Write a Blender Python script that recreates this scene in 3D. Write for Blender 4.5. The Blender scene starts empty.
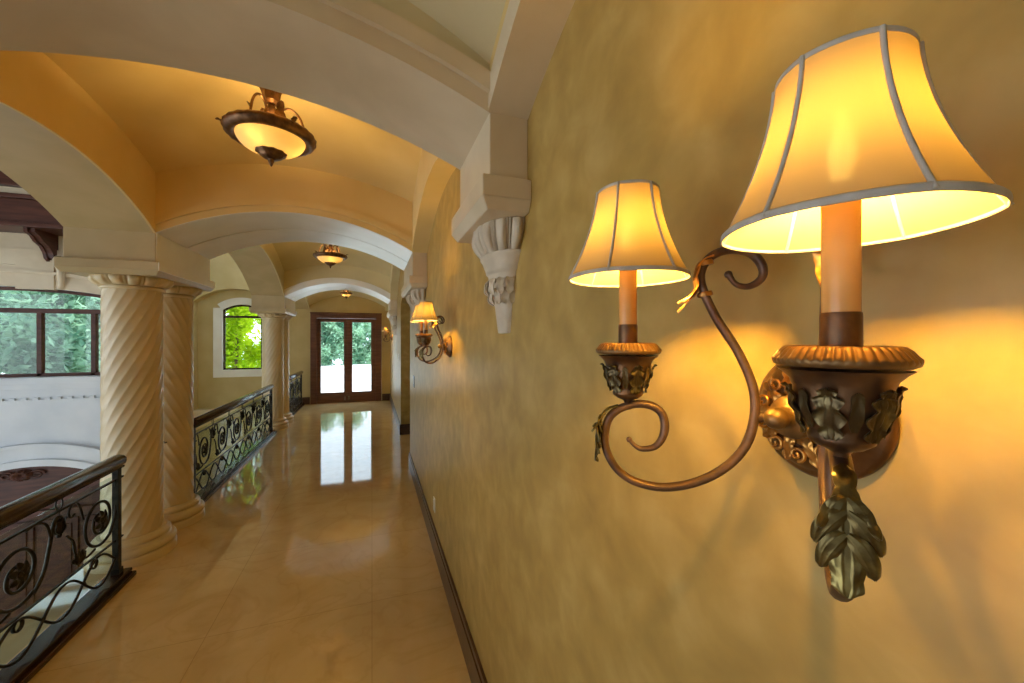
import bpy, math, random
from mathutils import Vector, Matrix
random.seed(7)
S = bpy.context.scene
COL = S.collection
PI = math.pi

# ------------------------------------------------------------------ camera
H = 1.75
F_PX = 390.0
cam_d = bpy.data.cameras.new('camera')
cam = bpy.data.objects.new('camera', cam_d); COL.objects.link(cam)
cam.location = (0, 0, H)
cam.rotation_euler = (PI/2, 0, -math.atan((512-372)/F_PX))
cam_d.sensor_fit = 'HORIZONTAL'; cam_d.sensor_width = 36.0
cam_d.lens = F_PX/1024*36.0
cam_d.shift_y = -(339-341.5)/1024*-1.0
cam_d.clip_start = 0.01; cam_d.clip_end = 300
S.camera = cam

# ------------------------------------------------------------------ world, sun, exposure
wd = bpy.data.worlds.new('sky'); S.world = wd; wd.use_nodes = True
nt = wd.node_tree; nt.nodes.clear()
wo = nt.nodes.new('ShaderNodeOutputWorld'); bg = nt.nodes.new('ShaderNodeBackground')
tc = nt.nodes.new('ShaderNodeTexCoord'); sp = nt.nodes.new('ShaderNodeSeparateXYZ'); rp = nt.nodes.new('ShaderNodeValToRGB')
rp.color_ramp.elements[0].position = 0.45; rp.color_ramp.elements[0].color = (.78, .86, .95, 1)
rp.color_ramp.elements[1].position = 1.0; rp.color_ramp.elements[1].color = (.62, .80, 1.0, 1)
mp = nt.nodes.new('ShaderNodeMapRange'); mp.inputs[1].default_value = -1; mp.inputs[2].default_value = 1
nt.links.new(tc.outputs['Generated'], sp.inputs[0]); nt.links.new(sp.outputs[2], mp.inputs[0])
nt.links.new(mp.outputs[0], rp.inputs[0]); nt.links.new(rp.outputs[0], bg.inputs[0]); nt.links.new(bg.outputs[0], wo.inputs[0])
bg.inputs[1].default_value = 3.9
sun_d = bpy.data.lights.new('sun', 'SUN'); sun_d.energy = 5.0; sun_d.angle = .02; sun_d.color = (1, .95, .86)
sun = bpy.data.objects.new('sun', sun_d); COL.objects.link(sun); sun.rotation_euler = (math.radians(24), math.radians(6), 0)
S.view_settings.view_transform = 'Standard'; S.view_settings.look = 'None'
S.view_settings.gamma = 1; S.view_settings.use_curve_mapping = False
S.view_settings.exposure = 0.0
S.cycles.use_denoising = True
S.cycles.max_bounces = 12; S.cycles.diffuse_bounces = 8; S.cycles.transmission_bounces = 8; S.cycles.transparent_max_bounces = 12
S.cycles.sample_clamp_indirect = 6.0
S.cycles.caustics_refractive = False

BULB = 1850.0       # glow of the candle bulbs in the sconces
CEIL_BULB = 250.0 # glow of the bulbs in the ceiling bowls

def portal(loc, rot, sx, sy):
    l = bpy.data.lights.new('daylight_portal', 'AREA'); l.shape = 'RECTANGLE'; l.size = sx; l.size_y = sy
    l.energy = 1; l.cycles.is_portal = True
    o = bpy.data.objects.new('daylight_portal', l); COL.objects.link(o); o.location = loc; o.rotation_euler = rot

# ------------------------------------------------------------------ materials
def mat(name, col, rough=.5, metal=0, col2=None, scale=4, detail=4, bump=0, bscale=None, coat=0, spec=None, p1=.35, p2=.65, col3=None, dist=0, stretch=None, bdist=.01):
    m = bpy.data.materials.new(name); m.use_nodes = True; n = m.node_tree; b = n.nodes['Principled BSDF']
    b.inputs['Roughness'].default_value = rough; b.inputs['Metallic'].default_value = metal
    b.inputs['Base Color'].default_value = (*col, 1); b.inputs['Coat Weight'].default_value = coat
    if spec is not None: b.inputs['Specular IOR Level'].default_value = spec
    tcn = n.nodes.new('ShaderNodeTexCoord'); src = tcn.outputs['Object']
    if stretch:
        mpn = n.nodes.new('ShaderNodeMapping'); mpn.inputs['Scale'].default_value = stretch; n.links.new(src, mpn.inputs[0]); src = mpn.outputs[0]
    if col2:
        t = n.nodes.new('ShaderNodeTexNoise'); t.inputs['Scale'].default_value = scale; t.inputs['Detail'].default_value = detail
        t.inputs['Distortion'].default_value = dist
        r = n.nodes.new('ShaderNodeValToRGB'); r.color_ramp.elements[0].position = p1; r.color_ramp.elements[1].position = p2
        r.color_ramp.elements[0].color = (*col, 1); r.color_ramp.elements[1].color = (*col2, 1)
        if col3:
            e = r.color_ramp.elements.new((p1+p2)/2); e.color = (*col3, 1)
        n.links.new(src, t.inputs['Vector']); n.links.new(t.outputs[0], r.inputs[0]); n.links.new(r.outputs[0], b.inputs['Base Color'])
    if bump:
        t2 = n.nodes.new('ShaderNodeTexNoise'); t2.inputs['Scale'].default_value = bscale or scale*3; t2.inputs['Detail'].default_value = 5
        bm = n.nodes.new('ShaderNodeBump'); bm.inputs['Strength'].default_value = bump; bm.inputs['Distance'].default_value = bdist
        n.links.new(src, t2.inputs['Vector']); n.links.new(t2.outputs[0], bm.inputs['Height']); n.links.new(bm.outputs[0], b.inputs['Normal'])
    return m

M = {}
M['faux'] = mat('mottled_gold_plaster', (.335, .205, .050), .40, 0, (.515, .345, .108), 8, 12, .08, 9, p1=.26, p2=.72, col3=(.42, .267, .066), dist=.3)
M['vault'] = mat('ochre_plaster', (.70, .51, .20), .7, 0, (.76, .57, .25), 2, 4, .05, 8)
M['vault0'] = mat('vault_plaster_shade_tint', (.60, .53, .33), .7, 0, (.66, .59, .38), 2, 4, .05, 8)  # vault plaster, greyer tone painted in where warm lamplight is missing
M['vault2'] = mat('pale_ochre_plaster', (.66, .55, .29), .7, 0, (.72, .61, .34), 2, 4, .05, 8)
M['end'] = mat('sand_plaster', (.56, .43, .185), .7, 0, (.62, .49, .23), 2.5, 4, .05, 8)
M['stone'] = mat('cream_limestone', (.60, .48, .31), .38, 0, (.70, .58, .40), 3, 6, .05, 18, dist=.4)
M['column'] = mat('honey_limestone', (.60, .46, .24), .30, 0, (.68, .54, .31), 3, 6, .05, 20, dist=.4)
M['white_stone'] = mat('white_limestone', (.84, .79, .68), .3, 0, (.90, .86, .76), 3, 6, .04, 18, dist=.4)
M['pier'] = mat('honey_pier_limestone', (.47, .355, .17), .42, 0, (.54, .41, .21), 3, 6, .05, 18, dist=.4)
M['carved'] = mat('carved_limestone', (.56, .47, .34), .6, 0, (.66, .56, .42), 14, 6, .2, 60)
M['pale'] = mat('pale_blue_white_stucco', (.62, .66, .70), .6, 0, (.72, .75, .78), 2, 4, .05, 14)
M['base'] = mat('dark_brown_marble', (.055, .026, .016), .3, 0, (.10, .05, .03), 9, 7, dist=1.2)
M['wood'] = mat('mahogany', (.060, .020, .012), .42, 0, (.11, .038, .022), 3, 5, .08, 30, spec=.3, stretch=(1, 1, 8))
M['door_wood'] = mat('red_brown_door_wood', (.12, .046, .028), .4, 0, (.19, .08, .05), 3, 5, .05, 30, stretch=(1, 1, 8))
M['rail_wood'] = mat('dark_polished_wood', (.025, .010, .006), .25, 0, (.05, .02, .012), 3, 5, coat=.2, stretch=(8, 1, 8))
M['iron'] = mat('black_wrought_iron', (.018, .015, .012), .42, .6, (.04, .032, .024), 30, 4, .1, 80)
M['bronze'] = mat('brown_bronze', (.10, .052, .026), .38, .75, (.22, .11, .05), 26, 6, .25, 120, bdist=.0012)
M['arm'] = mat('rubbed_brown_iron', (.075, .040, .026), .45, .45, (.17, .09, .05), 40, 6, .2, 160, bdist=.0008)
M['gold'] = mat('antique_gold', (.62, .30, .07), .32, .85, (.25, .10, .03), 45, 6, .3, 150, p1=.45, p2=.72, bdist=.0012)
M['olive'] = mat('antique_olive_bronze', (.12, .085, .028), .30, .75, (.42, .33, .11), 45, 6, .3, 140, p1=.45, p2=.78, bdist=.0012)
M['pan'] = mat('brown_gilt_rim', (.24, .125, .040), .42, .6, (.12, .06, .022), 60, 6, .2, 160, p1=.45, p2=.75, bdist=.0008)
M['cupleaf'] = mat('dark_bronze_relief', (.10, .068, .030), .34, .8, (.28, .22, .09), 60, 6, .3, 160, p1=.5, p2=.8, bdist=.001)
M['candle'] = mat('amber_candle_sleeve', (.62, .36, .12), .22, 0, (.48, .25, .07), 12, 3)
M['trim'] = mat('grey_piping', (.40, .36, .31), .85, 0, (.50, .45, .39), 60, 2)
M['chrome'] = mat('steel', (.6, .6, .6), .25, 1)
M['white'] = mat('white_plastic', (.75, .72, .64), .35)
M['dark'] = mat('dark_metal_plate', (.12, .10, .07), .35, .6)
M['bark'] = mat('bark', (.12, .08, .05), .9, 0, (.2, .14, .09), 8, 5, .4, 20)
M['pave'] = mat('pale_paving', (.86, .86, .84), .8, 0, (.92, .91, .88), 2, 4)
M['lawn'] = mat('grass', (.10, .22, .05), .9, 0, (.16, .30, .08), 5, 6)

def floor_mat():
    m = mat('polished_cream_marble', (.62, .45, .22), .045, 0, (.72, .55, .30), 2.2, 8, dist=1.4, p1=.3, p2=.72)
    n = m.node_tree; b = n.nodes['Principled BSDF']; old = b.inputs['Base Color'].links[0].from_socket
    tcn = n.nodes.new('ShaderNodeTexCoord'); mpn = n.nodes.new('ShaderNodeMapping'); mpn.inputs['Rotation'].default_value = (0, 0, 0)
    br = n.nodes.new('ShaderNodeTexBrick'); br.offset = 0; br.inputs['Scale'].default_value = 1.0
    br.inputs['Brick Width'].default_value = .92; br.inputs['Row Height'].default_value = .92; br.inputs['Mortar Size'].default_value = .0018
    br.inputs['Color1'].default_value = (1, 1, 1, 1); br.inputs['Color2'].default_value = (.94, .93, .91, 1); br.inputs['Mortar'].default_value = (.72, .68, .62, 1)
    mx = n.nodes.new('ShaderNodeMix'); mx.data_type = 'RGBA'; mx.blend_type = 'MULTIPLY'; mx.inputs[0].default_value = 1
    v = n.nodes.new('ShaderNodeTexNoise'); v.inputs['Scale'].default_value = 1.3; v.inputs['Detail'].default_value = 9; v.inputs['Distortion'].default_value = 2.5
    vr = n.nodes.new('ShaderNodeValToRGB'); vr.color_ramp.elements[0].position = .46; vr.color_ramp.elements[0].color = (1, 1, 1, 1)
    vr.color_ramp.elements[1].position = .54; vr.color_ramp.elements[1].color = (1, 1, 1, 1); e = vr.color_ramp.elements.new(.5); e.color = (.90, .86, .80, 1)
    m2 = n.nodes.new('ShaderNodeMix'); m2.data_type = 'RGBA'; m2.blend_type = 'MULTIPLY'; m2.inputs[0].default_value = .6
    n.links.new(tcn.outputs['Object'], mpn.inputs[0]); n.links.new(mpn.outputs[0], br.inputs['Vector']); n.links.new(tcn.outputs['Object'], v.inputs['Vector'])
    n.links.new(v.outputs[0], vr.inputs[0]); n.links.new(old, mx.inputs[6]); n.links.new(br.outputs['Color'], mx.inputs[7])
    n.links.new(mx.outputs[2], m2.inputs[6]); n.links.new(vr.outputs[0], m2.inputs[7]); n.links.new(m2.outputs[2], b.inputs['Base Color'])
    b.inputs['Specular IOR Level'].default_value = .75
    return m
M['floor'] = floor_mat()

def emis(name, col, st):
    m = bpy.data.materials.new(name); m.use_nodes = True; n = m.node_tree; n.nodes.clear()
    o = n.nodes.new('ShaderNodeOutputMaterial'); e = n.nodes.new('ShaderNodeEmission'); e.inputs[0].default_value = (*col, 1); e.inputs[1].default_value = st
    n.links.new(e.outputs[0], o.inputs[0]); return m
M['bulb'] = emis('lit_candle_bulb', (1, .60, .10), BULB)
M['cbulb'] = emis('lit_ceiling_bulb', (1, .68, .26), CEIL_BULB)

def trans(name, col, tcol, fac, bscale=0, thru=0):
    m = bpy.data.materials.new(name); m.use_nodes = True; n = m.node_tree; n.nodes.clear()
    o = n.nodes.new('ShaderNodeOutputMaterial'); d = n.nodes.new('ShaderNodeBsdfDiffuse'); t = n.nodes.new('ShaderNodeBsdfTranslucent'); x = n.nodes.new('ShaderNodeMixShader')
    d.inputs[0].default_value = (*col, 1); t.inputs[0].default_value = (*tcol, 1); x.inputs[0].default_value = fac
    if bscale:
        tcn = n.nodes.new('ShaderNodeTexCoord'); nz = n.nodes.new('ShaderNodeTexNoise'); nz.inputs['Scale'].default_value = bscale; nz.inputs['Detail'].default_value = 5; nz.inputs['Distortion'].default_value = 1.5
        mr = n.nodes.new('ShaderNodeValToRGB'); mr.color_ramp.elements[0].position = .35; mr.color_ramp.elements[1].position = .65
        mr.color_ramp.elements[0].color = (*[c*.72 for c in tcol], 1); mr.color_ramp.elements[1].color = (*tcol, 1)
        n.links.new(tcn.outputs['Object'], nz.inputs[0]); n.links.new(nz.outputs[0], mr.inputs[0]); n.links.new(mr.outputs[0], t.inputs[0])
    n.links.new(d.outputs[0], x.inputs[1]); n.links.new(t.outputs[0], x.inputs[2])
    if thru:
        tp = n.nodes.new('ShaderNodeBsdfTransparent'); x2 = n.nodes.new('ShaderNodeMixShader'); x2.inputs[0].default_value = thru
        n.links.new(x.outputs[0], x2.inputs[1]); n.links.new(tp.outputs[0], x2.inputs[2]); x = x2
    n.links.new(x.outputs[0], o.inputs[0]); return m
M['shade'] = trans('cream_lampshade_fabric', (.40, .27, .12), (.56, .365, .17), .0245, 0, .0002)
M['alabaster'] = trans('amber_alabaster_glass', (.72, .56, .32), (.60, .42, .17), .13, 14)

def leafmat(name, c1, c2):
    m = bpy.data.materials.new(name); m.use_nodes = True; n = m.node_tree; n.nodes.clear()
    o = n.nodes.new('ShaderNodeOutputMaterial'); d = n.nodes.new('ShaderNodeBsdfDiffuse'); t = n.nodes.new('ShaderNodeBsdfTranslucent'); x = n.nodes.new('ShaderNodeMixShader')
    tcn = n.nodes.new('ShaderNodeTexCoord'); nz = n.nodes.new('ShaderNodeTexNoise'); nz.inputs['Scale'].default_value = 1.5; r = n.nodes.new('ShaderNodeValToRGB')
    r.color_ramp.elements[0].position = .35; r.color_ramp.elements[1].position = .65
    r.color_ramp.elements[0].color = (*c1, 1); r.color_ramp.elements[1].color = (*c2, 1)
    n.links.new(tcn.outputs['Object'], nz.inputs[0]); n.links.new(nz.outputs[0], r.inputs[0])
    for q in (d, t): n.links.new(r.outputs[0], q.inputs[0])
    x.inputs[0].default_value = .45; n.links.new(d.outputs[0], x.inputs[1]); n.links.new(t.outputs[0], x.inputs[2]); n.links.new(x.outputs[0], o.inputs[0]); return m
M['leaf'] = leafmat('green_leaves', (.12, .27, .17), (.46, .66, .46))
M['lime'] = leafmat('lime_leaves', (.42, .60, .01), (.78, .92, .04))

def glassmat(name, tint, refl=.08):
    m = bpy.data.materials.new(name); m.use_nodes = True; n = m.node_tree; n.nodes.clear()
    o = n.nodes.new('ShaderNodeOutputMaterial'); t = n.nodes.new('ShaderNodeBsdfTransparent'); g = n.nodes.new('ShaderNodeBsdfGlossy'); x = n.nodes.new('ShaderNodeMixShader')
    lw = n.nodes.new('ShaderNodeLayerWeight'); pw = n.nodes.new('ShaderNodeMath'); pw.operation = 'POWER'; pw.inputs[1].default_value = 4
    fr = n.nodes.new('ShaderNodeMath'); fr.operation = 'MULTIPLY_ADD'; fr.inputs[1].default_value = .45; fr.inputs[2].default_value = .03
    n.links.new(lw.outputs['Facing'], pw.inputs[0]); n.links.new(pw.outputs[0], fr.inputs[0])
    t.inputs[0].default_value = (*tint, 1); g.inputs['Roughness'].default_value = .02
    n.links.new(fr.outputs[0], x.inputs[0]); n.links.new(t.outputs[0], x.inputs[1]); n.links.new(g.outputs[0], x.inputs[2]); n.links.new(x.outputs[0], o.inputs[0]); return m
M['glass'] = glassmat('clear_window_glass', (.93, .97, .97))
M['railglass'] = glassmat('greenish_panel_glass', (.86, .93, .90))

# ------------------------------------------------------------------ mesh helpers
class MB:
    def __init__(s): s.v = []; s.f = []; s.sm = []
    def add(s, vs, fs, smooth=False, mtx=None):
        o = len(s.v)
        s.v += [tuple(mtx @ Vector(v)) if mtx else tuple(v) for v in vs]
        s.f += [tuple(o+i for i in f) for f in fs]; s.sm += [smooth]*len(fs)
        return s
    def box(s, x0, x1, y0, y1, z0, z1, mtx=None):
        return s.add([(x, y, z) for z in (z0, z1) for y in (y0, y1) for x in (x0, x1)],
                     [(0, 2, 3, 1), (4, 5, 7, 6), (0, 1, 5, 4), (2, 6, 7, 3), (0, 4, 6, 2), (1, 3, 7, 5)], False, mtx)
    def grid(s, P, closeu=False, closev=False, smooth=True, mtx=None):
        nu, nv = len(P), len(P[0]); vs = [p for r in P for p in r]; fs = []
        for i in range(nu if closeu else nu-1):
            for j in range(nv if closev else nv-1):
                a, b = i*nv+j, i*nv+(j+1) % nv; c, d = ((i+1) % nu)*nv+(j+1) % nv, ((i+1) % nu)*nv+j
                fs.append((a, b, c, d))
        return s.add(vs, fs, smooth, mtx)
    def lathe(s, prof, seg=32, fn=None, a0=0, a1=2*PI, cap=True, mtx=None, smooth=True, sy=1.0):
        full = abs(a1-a0-2*PI) < 1e-6; n = seg if full else seg+1
        P = []
        for (r, z) in prof:
            row = []
            for k in range(n):
                a = a0+(a1-a0)*k/seg; rr = fn(r, z, a) if fn else r
                row.append((rr*math.cos(a), rr*math.sin(a)*sy, z))
            P.append(row)
        s.grid(P, closev=full, smooth=smooth, mtx=mtx)
        if cap and full:
            for row, rev in ((P[0], False), (P[-1], True)):
                s.add(row, [tuple(range(n)) if rev else tuple(reversed(range(n)))], False, mtx)
        return s
    def tube(s, pts, rad, seg=8, cap=True, mtx=None, flat=1.0, up=None):
        pts = [Vector(p) for p in pts]; n = len(pts)
        if not isinstance(rad, (list, tuple)): rad = [rad]*n
        P = []; prev = None
        for i, p in enumerate(pts):
            t = (pts[min(i+1, n-1)]-pts[max(i-1, 0)]).normalized()
            if prev is None:
                ref = Vector(up) if up else (Vector((0, 0, 1)) if abs(t.z) < .9 else Vector((1, 0, 0)))
                a = (ref-t*ref.dot(t)).normalized()
            else: a = (prev-t*prev.dot(t)).normalized()
            prev = a; b = t.cross(a); r = rad[i]
            P.append([tuple(p+a*math.cos(q)*r+b*math.sin(q)*r*flat) for q in [2*PI*k/seg for k in range(seg)]])
        s.grid(P, closev=True, mtx=mtx)
        if cap:
            s.add(P[0], [tuple(reversed(range(seg)))], False, mtx); s.add(P[-1], [tuple(range(seg))], False, mtx)
        return s
    def ball(s, c, r, seg=10, sc=(1, 1, 1), mtx=None):
        P = []
        for i in range(seg//2+1):
            th = PI*i/(seg//2)
            P.append([(c[0]+r*sc[0]*math.sin(max(th, .001) if th < 1 else min(th, PI-.001))*math.cos(2*PI*k/seg), c[1]+r*sc[1]*math.sin(max(th, .001) if th < 1 else min(th, PI-.001))*math.sin(2*PI*k/seg), c[2]+r*sc[2]*math.cos(th)) for k in range(seg)])
        return s.grid(P, closev=True, mtx=mtx)
    def mesh(s, name, m, bevel=0):
        me = bpy.data.meshes.new(name); me.from_pydata(s.v, [], s.f); me.materials.append(m)
        me.polygons.foreach_set('use_smooth', s.sm); me.update(); return me
    def build(s, name, m, parent=None, bevel=0, kind=None):
        o = bpy.data.objects.new(name, s.mesh(name, m)); COL.objects.link(o)
        if parent: o.parent = parent
        if bevel:
            b = o.modifiers.new('bevel', 'BEVEL'); b.width = bevel; b.segments = 2; b.limit_method = 'ANGLE'
        if kind: o['kind'] = kind
        return o

def fixn(mb):   # consistent normals helper for arch solids: done through bmesh at build
    return mb
def recalc(o):
    import bmesh
    b = bmesh.new(); b.from_mesh(o.data); bmesh.ops.recalc_face_normals(b, faces=b.faces[:]); b.to_mesh(o.data); b.free(); return o

def thing(name, label, cat, loc=(0, 0, 0), rz=0, group=None):
    o = bpy.data.objects.new(name, None); COL.objects.link(o); o.location = loc; o.rotation_euler = (0, 0, rz)
    o['label'] = label; o['category'] = cat
    if group: o['group'] = group
    return o
def tag(o, label, cat, group=None, kind=None):
    o['label'] = label; o['category'] = cat
    if group: o['group'] = group
    if kind: o['kind'] = kind
    return o
def copy_tree(o, parent=None):
    c = o.copy(); COL.objects.link(c)
    if parent: c.parent = parent
    for ch in list(o.children): copy_tree(ch, c)
    return c
def struct(mb, name, m, bevel=0, label=None):
    o = recalc(mb.build(name, m, None, bevel, 'structure'))
    if label: o['label'] = label
    return o

def catmull(pts, n=6, closed=False):
    out = []; P = [Vector(p) for p in pts]
    for i in range(len(P)-1):
        p0 = P[max(i-1, 0)]; p1 = P[i]; p2 = P[i+1]; p3 = P[min(i+2, len(P)-1)]
        for k in range(n):
            t = k/n
            out.append(.5*((2*p1)+(-p0+p2)*t+(2*p0-5*p1+4*p2-p3)*t*t+(-p0+3*p1-3*p2+p3)*t**3))
    out.append(P[-1]); return out

# acanthus blade: spine points, half width, face normal; lobed outline with raised ribs
def acanthus(mb, spine, width, side, lobes=4, depth=.3, cup=.15, thick=.0012, nu=48, nv=14, relief=.12, wfun=None, mtx=None):
    sp_ = catmull(spine, max(2, nu//(len(spine)-1))); n = len(sp_); side = Vector(side).normalized()
    top = []; bot = []
    for i, p in enumerate(sp_):
        t = i/(n-1)
        tan = (sp_[min(i+1, n-1)]-sp_[max(i-1, 0)]).normalized(); nor = tan.cross(side).normalized(); sd = nor.cross(tan).normalized()
        w0 = wfun(t) if wfun else math.sin(PI*min(1, t*.85+.12))**.7
        ph = (t*lobes) % 1.0
        saw = 1-depth*(abs(2*ph-1)**1.5) if t < .97 else .6
        w = max(.02, w0*saw)*width
        ru, rd = [], []
        for j in range(nv+1):
            s_ = -1+2*j/nv
            h = cup*width*(s_*s_) + relief*width*math.cos(6*PI*s_+0)*(1-abs(s_))*.6 - relief*width*.8*math.exp(-(s_*7)**2)
            h += relief*width*.8*math.cos((t*lobes*2+abs(s_)*1.2)*2*PI/2)*abs(s_)
            q = p+sd*(s_*w)+nor*h + tan*(abs(s_)*.10*width*(.4+.6*t))
            ru.append(q); rd.append(q-nor*thick)
        top.append([tuple(q) for q in ru]); bot.append([tuple(q) for q in rd])
    mb.grid(top, mtx=mtx); mb.grid([list(reversed(r)) for r in bot], mtx=mtx)
    for a, b in ((top[0], bot[0]), (bot[-1], top[-1]), ([r[0] for r in bot], [r[0] for r in top]), ([r[-1] for r in top], [r[-1] for r in bot])):
        mb.grid([a, b], mtx=mtx)

# ------------------------------------------------------------------ hall dimensions
XL, XR, XW, XO = -1.58, .36, .495, -2.12     # arch faces, right wall, outer edge of arcade
XC = (XL+XR)/2
YE = 11.7                                      # end wall
ZF = -3.5                                      # foyer floor
BAYS = [(-.86, 1.22, 2.62, .30, .25, 2.49, .25), (1.67, 3.78, 3.02, .20, .18, 2.57, .27), (4.85, 8.50, 3.02, .20, .42, 2.57, .58), (9.60, YE, 2.62, .32, .28, 2.55, .27)]
BANDS = [(-1.31, -.86, 2.49, .22), (1.22, 1.67, 2.485, .207), (3.78, 4.85, 2.57, .26), (8.50, 9.60, 2.56, .30)]
ZT = 3.75

def arch_z(t, t0, t1, spring, rise):
    h = (t1-t0)/2; R = (h*h+rise*rise)/(2*rise); u = t-(t0+t1)/2
    return spring+math.sqrt(max(R*R-u*u, 0))-(R-rise)
def arch_wall(mb, axis, t0, t1, spring, rise, c0, c1, ztop, n=32, groove=None):
    # solid wall over an arch; axis 'x' runs along x with thickness in y
    def P(t, c, z): return (t, c, z) if axis == 'x' else (c, t, z)
    rows = []
    cs = [c0, c1]
    ring = []
    for i in range(n+1):
        t = t0+(t1-t0)*i/n; zb = arch_z(t, t0, t1, spring, rise)
        ring.append([P(t, c0, zb), P(t, c1, zb), P(t, c1, ztop), P(t, c0, ztop)])
    for k in range(4):
        mb.grid([[r[k] for r in ring], [r[(k+1) % 4] for r in ring]], smooth=(k == 0))
    for r, rev in ((ring[0], 0), (ring[-1], 1)): mb.add(r, [(0, 1, 2, 3) if rev else (3, 2, 1, 0)])
def arch_ring(mb, axis, t0, t1, spring, rise, c0, c1, off0, off1, n=32):
    # moulding that follows the arch: from radial offset off0 to off1
    def P(t, c, z): return (t, c, z) if axis == 'x' else (c, t, z)
    h = (t1-t0)/2; R = (h*h+rise*rise)/(2*rise); zc = spring+rise-R; tc_ = (t0+t1)/2; A = math.asin(min(1, h/R))
    ring = []
    for i in range(n+1):
        a = -A+2*A*i/n
        p = lambda o, c: P(tc_+(R+o)*math.sin(a), c, zc+(R+o)*math.cos(a))
        ring.append([p(off0, c0), p(off0, c1), p(off1, c1), p(off1, c0)])
    for k in range(4): mb.grid([[r[k] for r in ring], [r[(k+1) % 4] for r in ring]], smooth=True)
    for r, rev in ((ring[0], 0), (ring[-1], 1)): mb.add(r, [(0, 1, 2, 3) if rev else (3, 2, 1, 0)])

# ------------------------------------------------------------------ setting: floors
struct(MB().box(-2.10, XW+.02, -3.2, YE+.05, -.3, 0), 'floor', M['floor'])
struct(MB().box(XW+.02, 2.4, 5.3, 7.7, -.3, 0), 'floor', M['floor'])
struct(MB().box(-9.2, -2.0, -4.2, YE+.6, ZF-.2, ZF), 'floor', M['floor'])
struct(MB().box(-2.10, -1.98, -3.2, YE, ZF, -.3), 'wall_left', M['end'])
# ------------------------------------------------------------------ right wall with the side passage
rw = MB().box(XW, XW+.2, -3.2, 5.55, 0, ZT).box(XW, XW+.2, 7.40, YE+.2, 0, ZT)
arch_wall(rw, 'y', 5.55, 7.40, 2.40, .12, XW, XW+.2, ZT, 16)
struct(rw, 'wall_right', M['faux'])
struct(MB().box(XW+.2, 2.4, 7.40, 7.6, 0, 3).box(XW+.2, 2.4, 5.35, 5.55, 0, 3).box(2.4, 2.6, 5.35, 7.6, 0, 3).box(XW+.2, 2.4, 5.55, 7.4, 2.7, 2.9), 'wall_passage', M['end'])
bb = MB()
def skirt(mb, x0, x1, y0, y1, h=.19):
    mb.box(x0, x1, y0, y1, 0, h*.82)
    ix, iy = (.006 if x1-x0 < .1 else 0), (.006 if y1-y0 < .1 else 0)
    mb.box(x0+ix, x1, y0+iy, y1-iy, h*.82, h)
skirt(bb, XW-.020, XW, -3.0, 5.55); struct(bb, 'baseboard_right', M['base'], .002)
bb = MB(); skirt(bb, XW-.020, XW, 7.38, YE); skirt(bb, XW-.02, 2.4, 7.38, 7.40); struct(bb, 'baseboard_passage', M['base'], .002)
# ------------------------------------------------------------------ end wall with door and window niche
ew = MB()
ew.box(-1.56+1.82, XW, YE, YE+.3, 0, ZT).box(-1.56, .26, YE, YE+.3, 2.47, ZT).box(-2.2, -1.56, YE, YE+.3, 0, ZT)
ew.box(-2.36, -2.2, YE, YE+.3, ZF, ZT+2.2).box(-4.16, -2.36, YE, YE+.3, ZF, -.02).box(-4.5, -4.16, YE, YE+.3, ZF, ZT+2.2)
arch_wall(ew, 'x', -4.16, -2.36, 2.66, .37, YE, YE+.3, ZT+2.2, 24)
struct(ew, 'wall_end', M['end'])
nb = MB().box(-4.3, -3.62, YE+.3, YE+.5, -.1, 3.2).box(-2.74, -2.2, YE+.3, YE+.5, -.1, 3.2).box(-3.62, -2.74, YE+.3, YE+.5, -.1, .93)
arch_wall(nb, 'x', -3.62, -2.74, 2.50, .15, YE+.3, YE+.5, 3.2, 16)
struct(nb, 'wall_niche', M['end'])
struct(MB().box(-4.3, -2.2, YE-.06, YE, -.22, -.06).box(-4.3, -2.2, YE-.09, YE, -.06, 0), 'trim_1', M['stone'], .004)
bb = MB(); skirt(bb, -2.10, -1.57, YE-.02, YE); struct(bb, 'baseboard_end', M['base'], .002)
bb = MB(); skirt(bb, .27, XW, YE-.02, YE); struct(bb, 'baseboard_end', M['base'], .002)
# back wall behind the photographer: unseen, kept solid so little daylight comes from behind
struct(MB().box(-2.1, XW+.2, -3.4, -3.2, 0, ZT), 'wall_back', M['end'])

# ------------------------------------------------------------------ vaults
def vault(x0, x1, y0, y1, base, rx, ry, name, m=None):
    mb = MB(); nx = 28; ny = 28; P = []
    for i in range(ny+1):
        v = -1+2*i/ny
        P.append([(x0+(x1-x0)*j/nx, y0+(y1-y0)*i/ny, base+rx*(1-(-1+2*j/nx)**2)+ry*(1-v*v)) for j in range(nx+1)])
    mb.grid(P)
    mb.grid([[(a, b, c+.06) for (a, b, c) in reversed(r)] for r in P])
    return mb.build(name, m or M['vault'], None, 0, 'structure')
for (y0, y1, base, rx, ry, sp_, rs) in BAYS: vault(XL-.03, XR+.03, y0-.02, y1+.02, base, rx, ry, 'ceiling', M['vault0'] if y0 < 0 else M['vault2'] if y0 > 4 else None)
vault(XL-.03, XR+.03, -3.2, -1.3, 2.62, .3, .25, 'ceiling')

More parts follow.
